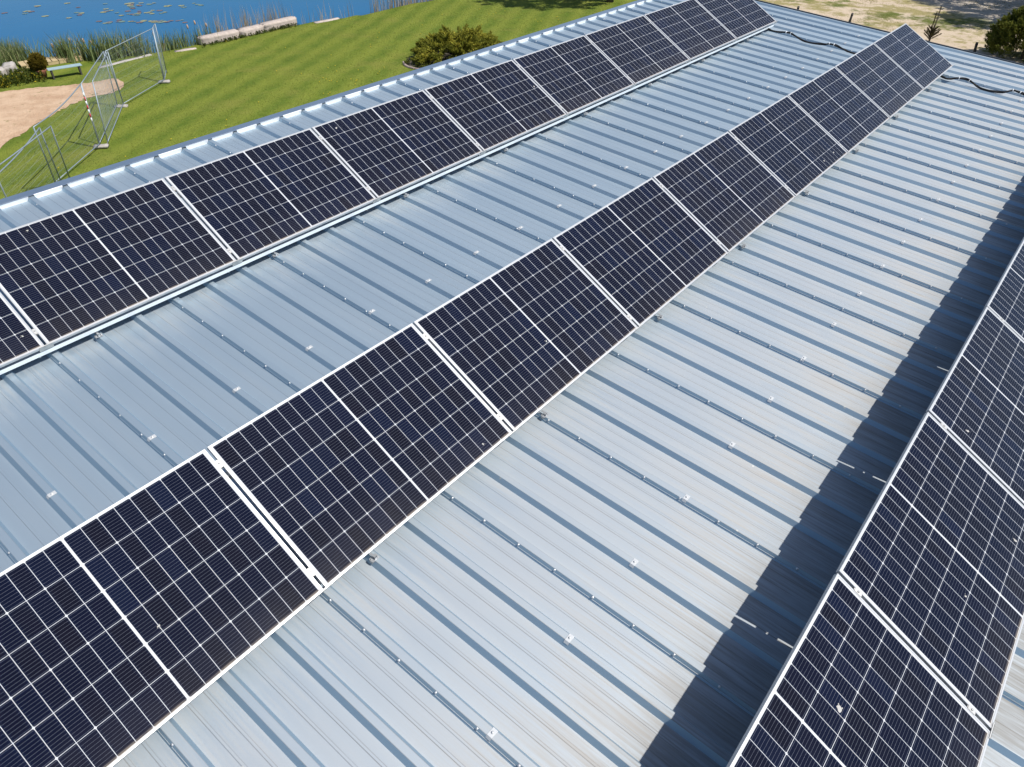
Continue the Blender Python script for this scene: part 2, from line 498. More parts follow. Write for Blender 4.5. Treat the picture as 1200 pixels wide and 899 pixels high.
# gable trim, gutter, walls
tr = MB()
tr.box((XEND - .004, V_LOW, -.10), (XEND + .03, VO, .012))
tr.build('verge_trim', MAT['dark_trim'], bld, BR)
gt = MB()
gt.tube([(XN, V_LOW - .07, -.11), (XEND, V_LOW - .07, -.11)], .07, 12)
gt.build('gutter', MAT['flash'], bld, BR)
wl = MB()
x0, x1 = XN + .1, XEND - .02
yl, yh = rw(0, V_LOW + .15, 0).y, rw(0, VO - .03, 0).y
zl, zh = rw(0, V_LOW + .15, -.07).z, rw(0, VO - .03, -.07).z
W8 = [(x0, yl, ZG), (x1, yl, ZG), (x1, yh, ZG), (x0, yh, ZG), (x0, yl, zl), (x1, yl, zl), (x1, yh, zh), (x0, yh, zh)]
wl.add([BI @ Vector(p) for p in W8], [(0, 1, 5, 4), (1, 2, 6, 5), (2, 3, 7, 6), (3, 0, 4, 7), (4, 5, 6, 7)])
wl.build('wall', MAT['wall'], bld)

# ------------------------------------------------------------------ solar panels
fr = MB()
hx = PL / 2
LIP = .0115
fr.box((-hx, 0, -PT), (hx, LIP, 0), bev=.0008)
fr.box((-hx, PW - LIP, -PT), (hx, PW, 0), bev=.0008)
fr.box((-hx, LIP, -PT), (-hx + LIP, PW - LIP, 0), bev=.0008)
fr.box((hx - LIP, LIP, -PT), (hx, PW - LIP, 0), bev=.0008)
frame_me = fr.mesh('frame', MAT['frame'])
gl = MB()
gl.box((-hx + LIP, LIP, -.0065), (hx - LIP, PW - LIP, -.0018))
glass_me = gl.mesh('cell_glass', MAT['pv'])
def splat(r, seed):
    g = random.Random(seed); mb = MB()
    for j in range(3):
        cx, cy, rr = (0, 0, r) if j == 0 else (g.uniform(-1.6, 1.6) * r, g.uniform(-1.6, 1.6) * r, r * g.uniform(.25, .5))
        n = 9
        vs = [(cx, cy, .0018)]
        for i in range(n):
            a = 2 * math.pi * i / n; q = rr * g.uniform(.6, 1.25)
            vs.append((cx + q * math.cos(a), cy + q * math.sin(a), .0003))
        mb.add(vs, [(0, 1 + i, 1 + (i + 1) % n) for i in range(n)])
    return mb.mesh('bird_dropping', MAT['dropping'])
SPL = [splat(.008, 1), splat(.012, 2), splat(.016, 5)]

ROWS = {'A': (2.045, .138, .006, -2), 'B': (-1.317, .144, 0.0, -2), 'C': (-4.656, .141, -.007, -1)}
ORD = ['first', 'second', 'third', 'fourth', 'fifth', 'sixth', 'seventh', 'eighth', 'ninth', 'tenth']
ROWNAME = {'A': 'row beside the lawn', 'B': 'middle row', 'C': 'row along the right edge'}
DROPS = {('A', 2): [(-.62, 1.02, 1)], ('A', 0): [(-.42, 1.07, 0)], ('A', 3): [(.80, .60, 1)], ('A', 0.5): [], ('B', 0): [(.62, .075, 0)],
         ('B', 1): [(-.03, .40, 0)], ('B', 4): [(.60, .13, 1), (.25, .12, 1)], ('B', 5): [(.55, .30, 0)], ('B', 6): [(-.35, .42, 1)],
         ('B', 7): [(.30, .86, 1), (.35, .80, 0), (.78, .08, 0)], ('C', 0): [(.22, .80, 2)], ('C', 1): [(.52, .22, 1), (-.25, .40, 0)], ('C', 2): [(-.72, .82, 1)],
         ('A', -1): [(.80, .16, 0)], ('B', -1): [(.1, .42, 0)]}
for row, (vl, hl, dx, i0) in ROWS.items():
    for i in range(i0, 8):
        base = rw((i + .5) * PITCH + dx, vl, hl)
        p = empty('solar_panel', base, (TAU + R(rng.uniform(-.12, .12)), 0, R(rng.uniform(-.05, .05))))
        if row == 'C':
            lab = f"dark solar panel in the {ROWNAME[row]}, {ORD[i] + ' from its lower end' if i > 0 else 'lowest in view' if i == 0 else 'just below the picture'}"
        else:
            lab = f"white framed dark solar panel in the {ROWNAME[row]}, {ORD[7 - i]} from its far end"
        tag(p, lab, 'solar panel', 'solar panels in three rows on the roof')
        link('frame', frame_me, p)
        link('cell_glass', glass_me, p)
        for (a, b, s) in DROPS.get((row, i), []):
            link('bird_dropping', SPL[s], p, Matrix.Translation((a, b, -.0018)) @ Matrix.Rotation(rng.uniform(0, 6), 4, 'Z'))

# ------------------------------------------------------------------ racks: one per row
RACKLAB = {'A': 'galvanised rack with an open rail under the solar panel row beside the lawn',
           'B': 'galvanised rack under the middle solar panel row',
           'C': 'galvanised rack under the solar panel row at the right edge'}
def bar(mb, a, b, w, t=None):
    a = Vector(a); b = Vector(b); d = (b - a); L = d.length; d.normalize()
    up = Vector((1, 0, 0)) if abs(d.x) < .9 else Vector((0, 0, 1))
    u = d.cross(up).normalized(); s = u.cross(d)
    M = Matrix((s, u, d)).transposed().to_4x4(); M.translation = a
    t = t or w
    mb.box((-w / 2, -t / 2, 0), (w / 2, t / 2, L), M=M)
plate = MB()       # end stop that joins the foot of two panels to the rail
plate.add([(-.055, -.0015, .004), (.055, -.0015, .004), (.055, .001, -.058), (-.055, .001, -.058)], [(0, 1, 2, 3)])
plate.add([(-.055, -.0035, .004), (.055, -.0035, .004), (.055, -.001, -.058), (-.055, -.001, -.058)], [(3, 2, 1, 0)])
plate.add([(-.055, -.0015, .004), (.055, -.0015, .004), (.055, .006, .004), (-.055, .006, .004)], [(0, 1, 2, 3)])
plate_me = plate.mesh('end_plate', MAT['clamp'])
mc = MB()
mc.box((-.014, -.024, .0005), (.014, .024, .003), bev=.0007)
mc.box((-.008, -.028, -.028), (.008, .028, .0005))
mc.lathe([(.006, .003), (.006, .008)], 6, (0, 0, 0))
clamp_me = mc.mesh('panel_clamp', MAT['clamp'])
bk = MB()
bk.box((-.02, -.030, .002), (.068, .035, .006))
bk.box((.012, -.022, .006), (.036, -.017, .040))
bk.box((.012, -.022, .036), (.036, .06, .040))
bk.box((-.024, -.02, -.03), (-.020, .02, .006))
bk.lathe([(.010, .006), (.010, .016), (.004, .017), (.004, .032)], 6, (.056, -.012, 0))
bk.lathe([(.009, .006), (.009, .013)], 6, (-.006, .012, 0))
brk_me = bk.mesh('roof_bracket', MAT['galv'])
for row, (vl, hl, dx, i0) in ROWS.items():
    M0 = MROOF @ Matrix.Translation(((i0) * PITCH + dx, vl, 0))
    rk = bpy.data.objects.new('mounting_rack', None); COL.objects.link(rk); rk.matrix_basis = M0
    rk.empty_display_size = .2
    tag(rk, RACKLAB[row], 'mounting rack', 'racks under the solar panels')
    L = (8 - i0) * PITCH
    tl = TAU - SLOPE
    mb = MB()
    # lower rail: open channel
    yr, dz = (.028, .034) if row == 'A' else (.070, .018)
    z1 = hl - .030 * math.cos(tl) - dz
    mb.box((-.05, yr, z1 - .033), (L - .02, yr + .003, z1))
    mb.box((-.05, yr + .003, z1 - .003), (L - .02, yr + .036, z1))
    mb.box((-.05, yr + .003, z1 - .033), (L - .02, yr + .036, z1 - .030))
    mb.build('rail', MAT['clamp_rail'], rk)
    mb = MB()
    c, s = math.cos(tl), math.sin(tl)
    yy, zz = .95 * c, hl + .95 * s - .034
    mb.box((-.05, yy - .02, zz - .045), (L - .02, yy + .02, zz - .006))
    mb.build('rail', MAT['galv'], rk)
    # supports stand on ribs near each bracket
    nb = int(L / PITCH)
    for j in range(nb):
        xb = j * PITCH + .409 + dx
        wx = i0 * PITCH + xb
        kq = round((wx - XO) / RS); xr = XO + kq * RS - i0 * PITCH - dx
        link('roof_bracket', brk_me, rk, Matrix.Translation((xr, .015 + rng.uniform(-.006, .006), .004)) @ Matrix.Rotation(R(rng.uniform(-6, 6)), 4, 'Z') @ Matrix.Scale(.64, 4))
        mb = MB()
        bar(mb, (xr + .03, .07, .022), (xr + .03, yy + .06, .022), .035, .03)
        bar(mb, (xr + .03, yy + .012, .04), (xr + .03, yy + .012, zz - .046), .035, .025)
        bar(mb, (xr + .03, .09, .04), (xr + .03, yy - .03, zz - .07), .03, .022)
        mb.build('support', MAT['galv'], rk)
    MP = Matrix.Translation((0, 0, hl)) @ Matrix.Rotation(tl, 4, 'X')
    for j in range(0, nb + 1):
        xs = j * PITCH if j < nb else nb * PITCH - .01
        if j > 0: link('end_plate', plate_me, rk, MP @ Matrix.Translation((xs, 0, 0)))
        if 0 < j < nb:
            for yq in (.14, .985):
                link('panel_clamp', clamp_me, rk, MP @ Matrix.Translation((xs, yq + rng.uniform(-.02, .02), 0)))

# ------------------------------------------------------------------ cables at the far end
tie = MB(); 
tie.lathe([(.026, -.007), (.027, -.006), (.027, .006), (.026, .007)], 10)
tie.box((.018, -.004, -.006), (.044, .004, .006))
tie_me = tie.mesh('cable_tie', MAT['tie'])
def cable(lab, ctrl, ties):
    # ctrl: roof coordinates (x, v, h)
    pts = [Vector(c) for c in ctrl]
    out = []
    for i in range(len(pts) - 1):
        a, b, c, d = pts[max(i - 1, 0)], pts[i], pts[i + 1], pts[min(i + 2, len(pts) - 1)]
        for k in range(8):
            t = k / 8
            out.append(.5 * ((2 * b) + (c - a) * t + (2 * a - 5 * b + 4 * c - d) * t * t + (3 * b - a - 3 * c + d) * t ** 3))
    out.append(pts[-1])
    o = empty('cable', rw(*ctrl[0]))
    tag(o, lab, 'cable', 'black cables across the far end of the roof')
    I = mat_of(o).inverted() @ MROOF
    mb = MB()
    mb.tube([I @ p for p in out], .015, 8)
    sec = [p + Vector((.018 * math.cos(i * .35), 0, .012 * math.sin(i * .35) + .004)) for i, p in enumerate(out)]
    mb.tube([I @ p for p in sec], .011, 6)
    mb.build('conduit', MAT['cable'], o)
    for v in ties:
        k = min(range(1, len(out) - 1), key=lambda k: abs(out[k].y - v))
        d = (out[k + 1] - out[k - 1]).normalized()
        q = d.to_track_quat('Z', 'Y').to_matrix().to_4x4()
        link('cable_tie', tie_me, o, I @ Matrix.Translation(out[k]) @ q)
    return o
cable('black twin cable with white ties between the lawn side row and the middle row',
      [(14.05, 2.35, .05), (13.96, 1.97, .03), (13.92, 1.70, .07), (13.92, 1.56, .07), (13.86, 1.24, .02), (13.83, .92, .05), (13.87, .80, .08), (13.89, .70, .075), (13.94, .50, .03), (13.90, .32, .02), (13.9, -.2, .02), (13.9, -.9, .02)], [1.67, 1.585, .806, .713])
cable('black twin cable with white ties leaving the middle row towards the right edge',
      [(13.95, -1.05, .05), (13.80, -1.36, .03), (13.83, -1.53, .075), (13.85, -1.72, .075), (13.80, -1.95, .02), (13.81, -2.25, .03), (13.90, -2.40, .085), (13.89, -2.52, .08), (13.92, -2.9, .02), (13.95, -3.4, .03)], [-1.557, -1.709, -2.401, -2.511])

# ------------------------------------------------------------------ ground and pond
SHORE = [(-200, 37), (6, 37), (10, 37.2), (11.6, 36.4), (12.6, 35.2), (14.2, 33.6), (16.5, 32.6), (20, 32.4), (24.5, 31.9), (28, 31.0), (31, 30.9), (34, 30.6), (40, 31.5), (60, 36), (220, 70)]
def shore_y(x):
    return np.interp(x, [a for a, b in SHORE], [b for a, b in SHORE])
def axis(lo, hi, flo, fhi, step, growth=1.25):
    a = list(np.arange(flo, fhi + 1e-6, step))
    s = step; x = fhi
    while x < hi: s *= growth; x += s; a.append(min(x, hi))
    s = step; x = flo
    while x > lo: s *= growth; x -= s; a.insert(0, max(x, lo))
    return np.array(a)
gx = axis(-260, 320, 4, 56, .5); gy = axis(-260, 320, 14, 40, .3)
GX, GY = np.meshgrid(gx, gy)
dist = GY - shore_y(GX)
far = np.clip((GY - 75) / 10, 0, 1)                      # the far bank of the pond
zz = -np.clip(dist / 1.3 + .25, 0, 1) * 1.1
zz = zz * (1 - far)
inland = np.clip(-dist / 3, 0, 1)
wob = (np.sin(GX * .9 + GY * .4) + np.sin(GX * .37 - GY * .81 + 1.3)) * .02
GZ = ZG + zz + wob * inland
nx, ny = len(gx), len(gy)
verts = np.stack([GX.ravel(), GY.ravel(), GZ.ravel()], 1)
faces = [(j * nx + i, j * nx + i + 1, (j + 1) * nx + i + 1, (j + 1) * nx + i) for j in range(ny - 1) for i in range(nx - 1)]
gme = bpy.data.meshes.new('ground'); gme.from_pydata(verts.tolist(), [], faces); gme.materials.append(ground_mat())
gme.polygons.foreach_set('use_smooth', [True] * len(faces)); gme.update()
tag(link('ground', gme), kind='structure')
wm = MB(); wm.add([(-190, 28, ZG - .38), (210, 28, ZG - .38), (210, 84, ZG - .38), (-190, 84, ZG - .38)], [(0, 1, 2, 3)])
tag(wm.build('pond_water', water_mat()), kind='structure')

# bare sand patch
def blob(pts, n=8, jit=.12, seed=0):
    g = random.Random(seed); out = []
    P = [Vector((*p, 0)) for p in pts]
    for i in range(len(P)):
        a, b, c, d = P[i - 1], P[i], P[(i + 1) % len(P)], P[(i + 2) % len(P)]
        for k in range(n):
            t = k / n
            q = .5 * ((2 * b) + (c - a) * t + (2 * a - 5 * b + 4 * c - d) * t * t + (3 * b - a - 3 * c + d) * t ** 3)
            out.append(q + Vector((g.uniform(-jit, jit), g.uniform(-jit, jit), 0)))
    return out
def ground_z(x, y):
    d = y - float(shore_y(x)); il = min(max(-d / 3, 0), 1)
    return ZG + (math.sin(x * .9 + y * .4) + math.sin(x * .37 - y * .81 + 1.3)) * .02 * il
sp = blob([(2, 27.5), (5, 24.2), (7.2, 25.6), (8.3, 26.4), (9.4, 27.1), (10.2, 27.6), (11.2, 27.95), (12.1, 27.9), (13.0, 28.7), (13.1, 29.8), (12.3, 30.0), (11.3, 30.5), (10.2, 31.2), (9.3, 31.5), (6, 32.5), (3, 31.5)], 8, .08, 3)
bm = bmesh.new()
cs = [bm.verts.new((p.x, p.y, 0)) for p in sp]
bm.faces.new(cs)
bmesh.ops.triangulate(bm, faces=bm.faces[:])
for _ in range(3): bmesh.ops.subdivide_edges(bm, edges=[e for e in bm.edges if e.calc_length() > .6], cuts=1, use_grid_fill=False); bmesh.ops.triangulate(bm, faces=bm.faces[:])
for v in bm.verts: v.co.z = ground_z(v.co.x, v.co.y) + .012
sme = bpy.data.meshes.new('sand'); bm.to_mesh(sme); bm.free(); sme.materials.append(sand_mat())
for poly in sme.polygons: poly.use_smooth = True
tag(link('sand', sme), kind='structure')

# ------------------------------------------------------------------ grass
from mathutils.geometry import tessellate_polygon
SANDP = np.array([(p.x, p.y) for p in sp])
def inside_poly(x, y, P):
    r = np.zeros(len(x), bool)
    for (x1, y1), (x2, y2) in zip(P, np.roll(P, -1, 0)):
        c = ((y1 > y) != (y2 > y)) & (x < (x2 - x1) * (y - y1) / (y2 - y1 + 1e-12) + x1)
        r ^= c
    return r
def blades(x, y, z, h, w, lean):
    n = len(x); a = nrng.uniform(0, 2 * math.pi, n); b = nrng.uniform(0, 2 * math.pi, n)
    P = np.zeros((n, 3, 3))
    cx, sx = np.cos(a) * w / 2, np.sin(a) * w / 2
    P[:, 0] = np.stack([x - cx, y - sx, z], 1); P[:, 1] = np.stack([x + cx, y + sx, z], 1)
    P[:, 2] = np.stack([x + np.cos(b) * lean * h, y + np.sin(b) * lean * h, z + h], 1)
    return P
n = 150000
x = nrng.uniform(3, 40, n); y = nrng.uniform(15.5, 32, n)
k = (y < shore_y(x) - .5) & ~inside_poly(x, y, SANDP) & (.62 * x - .78 * y < 12.5) & (.61 * x + .49 * y > 8)
x, y = x[k], y[k]
il = np.clip(-(y - shore_y(x)) / 3, 0, 1)
z = ZG + (np.sin(x * .9 + y * .4) + np.sin(x * .37 - y * .81 + 1.3)) * .02 * il - .005
tint = np.clip(nrng.normal(.45, .22, len(x)), 0, 1)
g = tri_cloud('lawn_grass', blades(x, y, z, nrng.uniform(.018, .042, len(x)), nrng.uniform(.012, .026, len(x)), 1.3), MAT['grass'], None, tint)
tag(g, 'short mown green lawn grass between the roof edge and the pond', 'grass', kind='stuff')
# dry tufts in the sandy yard
n = 26000
cx = nrng.uniform(36, 56, 900); cy = nrng.uniform(-1, 22, 900)
idx = nrng.integers(0, 900, n)
x = cx[idx] + nrng.normal(0, .25, n); y = cy[idx] + nrng.normal(0, .25, n)
k = (.62 * x - .78 * y > 11)
x, y = x[k], y[k]
g = tri_cloud('dry_grass', blades(x, y, np.full(len(x), ZG - .03), nrng.uniform(.03, .09, len(x)), nrng.uniform(.015, .03, len(x)), .8), MAT['drygrass'], None, nrng.uniform(0, 1, len(x)))
tag(g, 'dry straw coloured grass tufts on the sandy yard', 'grass', kind='stuff')
# dandelions
mb = MB()
spots = []
g = random.Random(5)
for (ax, ay, s, m) in ((14.5, 20.5, 2.6, 16), (19, 21.5, 1.0, 26), (12, 19, 3, 10), (22, 24, 4, 12), (26, 25, 3, 8), (33.5, 23.6, 1.2, 14), (9, 22, 1.6, 8), (18.2, 19.2, .6, 12)):
    for _ in range(m): spots.append((g.gauss(ax, s), g.gauss(ay, s)))
for (a, b) in spots:
    if b < float(shore_y(a)) - 1 and b > 15:
        mb.lathe([(.004, 0), (.004, .05), (.021, .055), (.024, .062), (.010, .070)], 7, (a, b, ground_z(a, b)))
o = mb.build('dandelions', MAT['dandelion'])
tag(o, 'scattered yellow dandelion heads dotting the mown lawn', 'flowers', kind='stuff')

# ------------------------------------------------------------------ reeds along the bank
def reeds(x, y, z, h, w, lean, segs=3):
    n = len(x); a = nrng.uniform(0, 2 * math.pi, n); b = nrng.uniform(0, 2 * math.pi, n)
    T = []
    def pt(t): 
        bend = lean * h * t ** 2
        return np.stack([x + np.cos(b) * bend, y + np.sin(b) * bend, z + h * t * (1 - .12 * lean * t)], 1)
    def wd(t):
        q = w * (1 - t ** 1.6) / 2 + .001
        return np.stack([np.cos(a) * q, np.sin(a) * q, 0 * q], 1)
    for i in range(segs):
        t0, t1 = i / segs, (i + 1) / segs
        A, B, C, D = pt(t0) - wd(t0), pt(t0) + wd(t0), pt(t1) + wd(t1), pt(t1) - wd(t1)
        T.append(np.stack([A, B, C], 1))
        if i < segs - 1: T.append(np.stack([A, C, D], 1))
    return np.concatenate(T), 2 * segs - 1
def reed_bed(name, lab, cat, mat, n, fx, h0, h1, w0, w1, lean, tint=None):
    x, y = fx(n)
    z = np.where(y > shore_y(x), ZG - .55, ZG - .12)
    P, m = reeds(x, y, z, nrng.uniform(h0, h1, n), nrng.uniform(w0, w1, n), nrng.uniform(.05, lean, n))
    t = np.tile(np.clip(nrng.normal(.45, .28, n), 0, 1) if tint is None else tint, m)
    o = tri_cloud(name, P, mat, None, t)
    return tag(o, lab, cat, kind='stuff')
def strip(x0, x1, off, sd, clump=0):
    def f(n):
        if clump:
            c = nrng.uniform(x0, x1, clump); x = c[nrng.integers(0, clump, n)] + nrng.normal(0, .09, n)
        else: x = nrng.uniform(x0, x1, n)
        return x, shore_y(x) + off + nrng.normal(0, sd, n)
    return f
reed_bed('reed_bed', 'tall green cattail reeds on the bank behind the wire fence', 'reeds', MAT['reed'], 760, strip(13.2, 16.0, -.25, .38, 40), .75, 1.45, .03, .055, .45)
reed_bed('reed_bed', 'shorter green reeds between the fence and the stone blocks', 'reeds', MAT['reed'], 560, strip(15.6, 19.6, -.1, .28, 60), .5, 1.1, .022, .038, .3)
reed_bed('reed_bed', 'thin sparse green reeds at the jetty in the pond corner', 'reeds', MAT['reed'], 190, strip(12.0, 13.8, -.5, .3, 10), .7, 1.25, .03, .055, .5)
reed_bed('dry_reeds', 'dry beige reeds standing in the water behind the stone blocks', 'reeds', MAT['dryreed'], 420, strip(19.6, 24.3, .35, .25, 50), .8, 1.85, .016, .028, .18)
reed_bed('dry_reeds', 'dry beige reeds at the top bend of the pond bank', 'reeds', MAT['dryreed'], 420, strip(29.2, 35.5, .2, .25, 30), .9, 2.0, .014, .026, .2)
reed_bed('dry_reeds', 'few thin dry reeds right of the stone blocks', 'reeds', MAT['dryreed'], 60, strip(24.6, 27.5, .2, .2, 12), .6, 1.4, .014, .024, .25)
def tallg(n):
    a = nrng.uniform(0, 6.283, n); r = np.sqrt(nrng.uniform(0, 1, n))
    return 10.2 + 2.0 * r * np.cos(a), 35.7 + .95 * r * np.sin(a)
reed_bed('tall_grass', 'thick clump of tall green grass at the far left of the bank', 'grass', MAT['reed'], 2600, tallg, .7, 1.25, .02, .035, .5)
# cattail heads, each a stem with its brown head
ct = MB()
ct.tube([(0, 0, 0), (.02, 0, .8), (.03, .01, 1.55)], .006, 5)
hd = MB(); hd.lathe([(.01, 0), (.038, .03), (.042, .12), (.03, .17), (.008, .2)], 8)
stem_me = ct.mesh('stem', MAT['reed']); head_me = hd.mesh('head', MAT['cattail'])
for (a, h, lab) in ((13.05, -.05, 'buff cattail at the left end of the reeds by the jetty'), (13.25, .05, 'buff cattail second from the left above the jetty'), (13.55, .12, 'buff cattail third from the left above the jetty'),
                    (14.05, .1, 'large buff cattail head in the middle of the tall reeds'), (14.3, 0, 'buff cattail right of the large head in the tall reeds'), (16.6, .1, 'buff cattail just right of the fence corner post'),
                    (18.4, .1, 'leftmost of three buff cattails left of the stone blocks'), (18.9, .22, 'middle of three buff cattails left of the stone blocks'), (19.25, .05, 'rightmost of three buff cattails left of the stone blocks')):
    y = float(shore_y(a)) - .15
    o = empty('cattail', (a, y, ZG - .95), (R(rng.uniform(-4, 4)), R(rng.uniform(-4, 4)), 0))
    tag(o, lab, 'cattail', 'cattails on the pond bank')
    link('stem', stem_me, o)
    link('head', head_me, o, Matrix.Translation((.03, .01, 1.5 + h)))

# water lily pads
def pad(seed):
    g = random.Random(seed); mb = MB()
    vs = [(0, 0, .006)]; n = 12
    for i in range(n):
        a = .25 + (2 * math.pi - .5) * i / (n - 1); r = .15 * g.uniform(.85, 1.1)
        vs.append((r * math.cos(a), r * math.sin(a), .006 + .012 * g.random()))
    mb.add(vs, [(0, i + 1, i + 2) for i in range(n - 1)], 0, True)
    return mb
lily_mats = [simple('lily_yellow', (.25, .25, .12), .45), simple('lily_green', (.14, .20, .15), .4), simple('lily_red', (.15, .10, .09), .45)]
LILY_LAB = ['yellowish lily pad floating flat on the blue pond', 'dull green lily pad floating flat on the blue pond', 'reddish brown lily pad floating flat on the blue pond']
pad_me = [[pad(10 * m + q).mesh('lily_pad', lily_mats[m]) for q in range(3)] for m in range(3)]
g = random.Random(21)
cl_ = [(20.6, 39.8, .8, .22, 22), (21.4, 42.2, .8, .7, 17), (22.6, 44.2, 1.1, .6, 14), (20.6, 44.0, 1.2, .8, 8), (19.2, 41.5, .5, .4, 6), (18.6, 44.6, 1.0, .5, 5), (17.3, 47.6, .8, .4, 5), (19.4, 48.2, 1.2, .6, 5), (24.2, 42.2, .8, .4, 5)]
for (a, b, sx_, sy_, m) in cl_:
    for _ in range(m):
        kind = g.choices([0, 1, 2], [5, 4, 3])[0]
        o = link('lily_pad', pad_me[kind][g.randrange(3)])
        # clusters drift along the camera-side ripple direction
        u, w = g.gauss(0, sx_), g.gauss(0, sy_)
        o.location = (a + .63 * u + .6 * w, b - .78 * u + .5 * w, ZG - .378)
        o.rotation_euler = (0, 0, g.uniform(0, 6.28)); s = g.uniform(.7, 1.35); o.scale = (s, s, 1)
        tag(o, LILY_LAB[kind], 'lily pad', 'water lily pads on the pond, ' + ('yellowish', 'dull green', 'reddish')[kind])

# ------------------------------------------------------------------ stones, bench, jetty
def rough_block(name, lab, cat, c, size, rotz, mat, group=None, rot=(0, 0), bev=.05, seed=1):
    bm = bmesh.new()
    bmesh.ops.create_cube(bm, size=1)
    for v in bm.verts: v.co = Vector((v.co.x * size[0], v.co.y * size[1], (v.co.z + .5) * size[2]))
    bmesh.ops.bevel(bm, geom=bm.edges[:], offset=bev, segments=3, affect='EDGES')
    bmesh.ops.subdivide_edges(bm, edges=[e for e in bm.edges if e.calc_length() > .2], cuts=3, use_grid_fill=True)
    g = random.Random(seed)
    for v in bm.verts:
        if v.co.z > .02: v.co += Vector((g.uniform(-1, 1), g.uniform(-1, 1), g.uniform(-1, 1))) * .012
    me = bpy.data.meshes.new(name); bm.to_mesh(me); bm.free(); me.materials.append(mat)
    for p in me.polygons: p.use_smooth = True
    o = link(name, me); o.location = c; o.rotation_euler = (rot[0], rot[1], rotz)
    return tag(o, lab, cat, group)
SG = 'long pale stone blocks lying on the bank'
# ends measured on the ground: 18.1,31.5 -> 20.0,31.2 -> 21.5,31.2 -> 24,31.3
rough_block('stone_block', 'long pale stone block with a chipped left end, leftmost of three on the bank', 'stone block', (19.55, 31.75, ZG - .06), (2.05, .45, .42), R(-4), MAT['stone'], SG, seed=2)
rough_block('stone_block', 'short pale stone block in the middle of three on the bank', 'stone block', (21.28, 31.68, ZG - .06), (1.36, .45, .41), R(0), MAT['stone'], SG, seed=3)
rough_block('stone_block', 'long pale stone block rightmost of three on the bank', 'stone block', (23.05, 31.72, ZG - .06), (2.12, .45, .43), R(2), MAT['stone'], SG, seed=4)
rough_block('flat_slab', 'flat pale slab lying left of the stone blocks', 'slab', (17.55, 31.5, ZG - .05), (1.0, .24, .10), R(-13), MAT['stone'], 'flat slabs along the bank', seed=5, bev=.03)
rough_block('flat_slab', 'flat pale slab lying right of the stone blocks', 'slab', (25.6, 31.0, ZG - .05), (1.5, .26, .10), R(-6), MAT['stone'], 'flat slabs along the bank', seed=6, bev=.03)
rough_block('flat_slab', 'long flat pale edging slab under the tall reeds', 'slab', (14.8, 31.9, ZG - .06), (2.6, .18, .11), R(4), MAT['concrete'], 'flat slabs along the bank', seed=7, bev=.03)
CG = 'pale concrete blocks by the jetty'
rough_block('concrete_block', 'grey concrete block cut by the left edge of the photo', 'concrete block', (10.1, 33.9, ZG - .05), (.85, .45, .4), R(-35), MAT['concrete'], CG, seed=8)
rough_block('concrete_block', 'tilted pale concrete block in the middle by the tall grass', 'concrete block', (10.8, 33.9, ZG - .05), (.48, .45, .48), R(-30), MAT['concrete'], CG, (R(12), R(-8)), seed=9)
rough_block('concrete_block', 'small pale concrete block lowest by the yellow weeds', 'concrete block', (10.85, 33.15, ZG - .05), (.45, .36, .28), R(-45), MAT['concrete'], CG, seed=10)
rough_block('flat_slab', 'whitish flat slab left of the potted thuja', 'slab', (11.0, 32.75, ZG - .05), (.5, .2, .16), R(-40), MAT['stone'], 'flat slabs along the bank', seed=12, bev=.03)

bn = empty('bench', (12.1, 31.75, ZG), (0, 0, R(-14)))
tag(bn, 'low backless bench of blue grey boards on dark legs', 'bench')
for i in range(3):
    mb = MB(); mb.box((-.66, -.19 + i * .13, .33), (.66, -.075 + i * .13, .365), bev=.006); mb.build('seat_board', MAT['bench'], bn)
for sx_ in (-.54, .54):
    mb = MB(); mb.box((sx_ - .03, -.16, -.05), (sx_ + .03, .16, .33)); mb.build('leg', MAT['dark_leg'], bn)

jt = empty('jetty', (12.6, 34.25, ZG), (0, 0, R(-14)))
tag(jt, 'small yellow plank jetty on dark posts in the pond corner', 'jetty')
for i in range(10):
    mb = MB(); mb.box((-1.25 + i * .25, -.4, .12), (-1.03 + i * .25, .4, .16)); mb.build('plank', MAT['plank'], jt, Matrix.Rotation(R(rng.uniform(-1, 1)), 4, 'Z'))
for a in (-1.1, 1.1):
    for b in (-.33, .33):
        mb = MB(); mb.tube([(a, b, -1.0), (a, b, .12)], .06, 8); mb.build('post', MAT['dark_leg'], jt)
for b in (-.36, .36):
    mb = MB(); mb.box((-1.25, b - .03, .0), (1.22, b + .03, .12)); mb.build('beam', MAT['plank'], jt)

# ------------------------------------------------------------------ foliage
def sprays(centers, dirs, n, length, spread, leaf, w=.5, droop=0):
    """leaf triangles strung along short twigs"""
    m = len(centers)
    i = nrng.integers(0, m, n)
    t = nrng.uniform(.05, 1, n)[:, None]
    base = centers[i] + dirs[i] * length * t + nrng.normal(0, spread, (n, 3)) * (1.1 - t)
    base[:, 2] -= droop * t[:, 0] ** 2
    d = unit(dirs[i] + nrng.normal(0, .55, (n, 3)))
    s = unit(np.cross(d, nrng.normal(0, 1, (n, 3))))
    L = leaf * nrng.uniform(.6, 1.4, n)[:, None]
    P = np.stack([base - s * L * w * .5, base + s * L * w * .5, base + d * L], 1)
    return P, i
def tint_for(i, m, lo=.35, sd=.2):
    b = nrng.uniform(0, 1, m)
    return np.clip(.55 * b[i] + lo * .6 + nrng.normal(0, sd, len(i)) * .6, 0, 1)

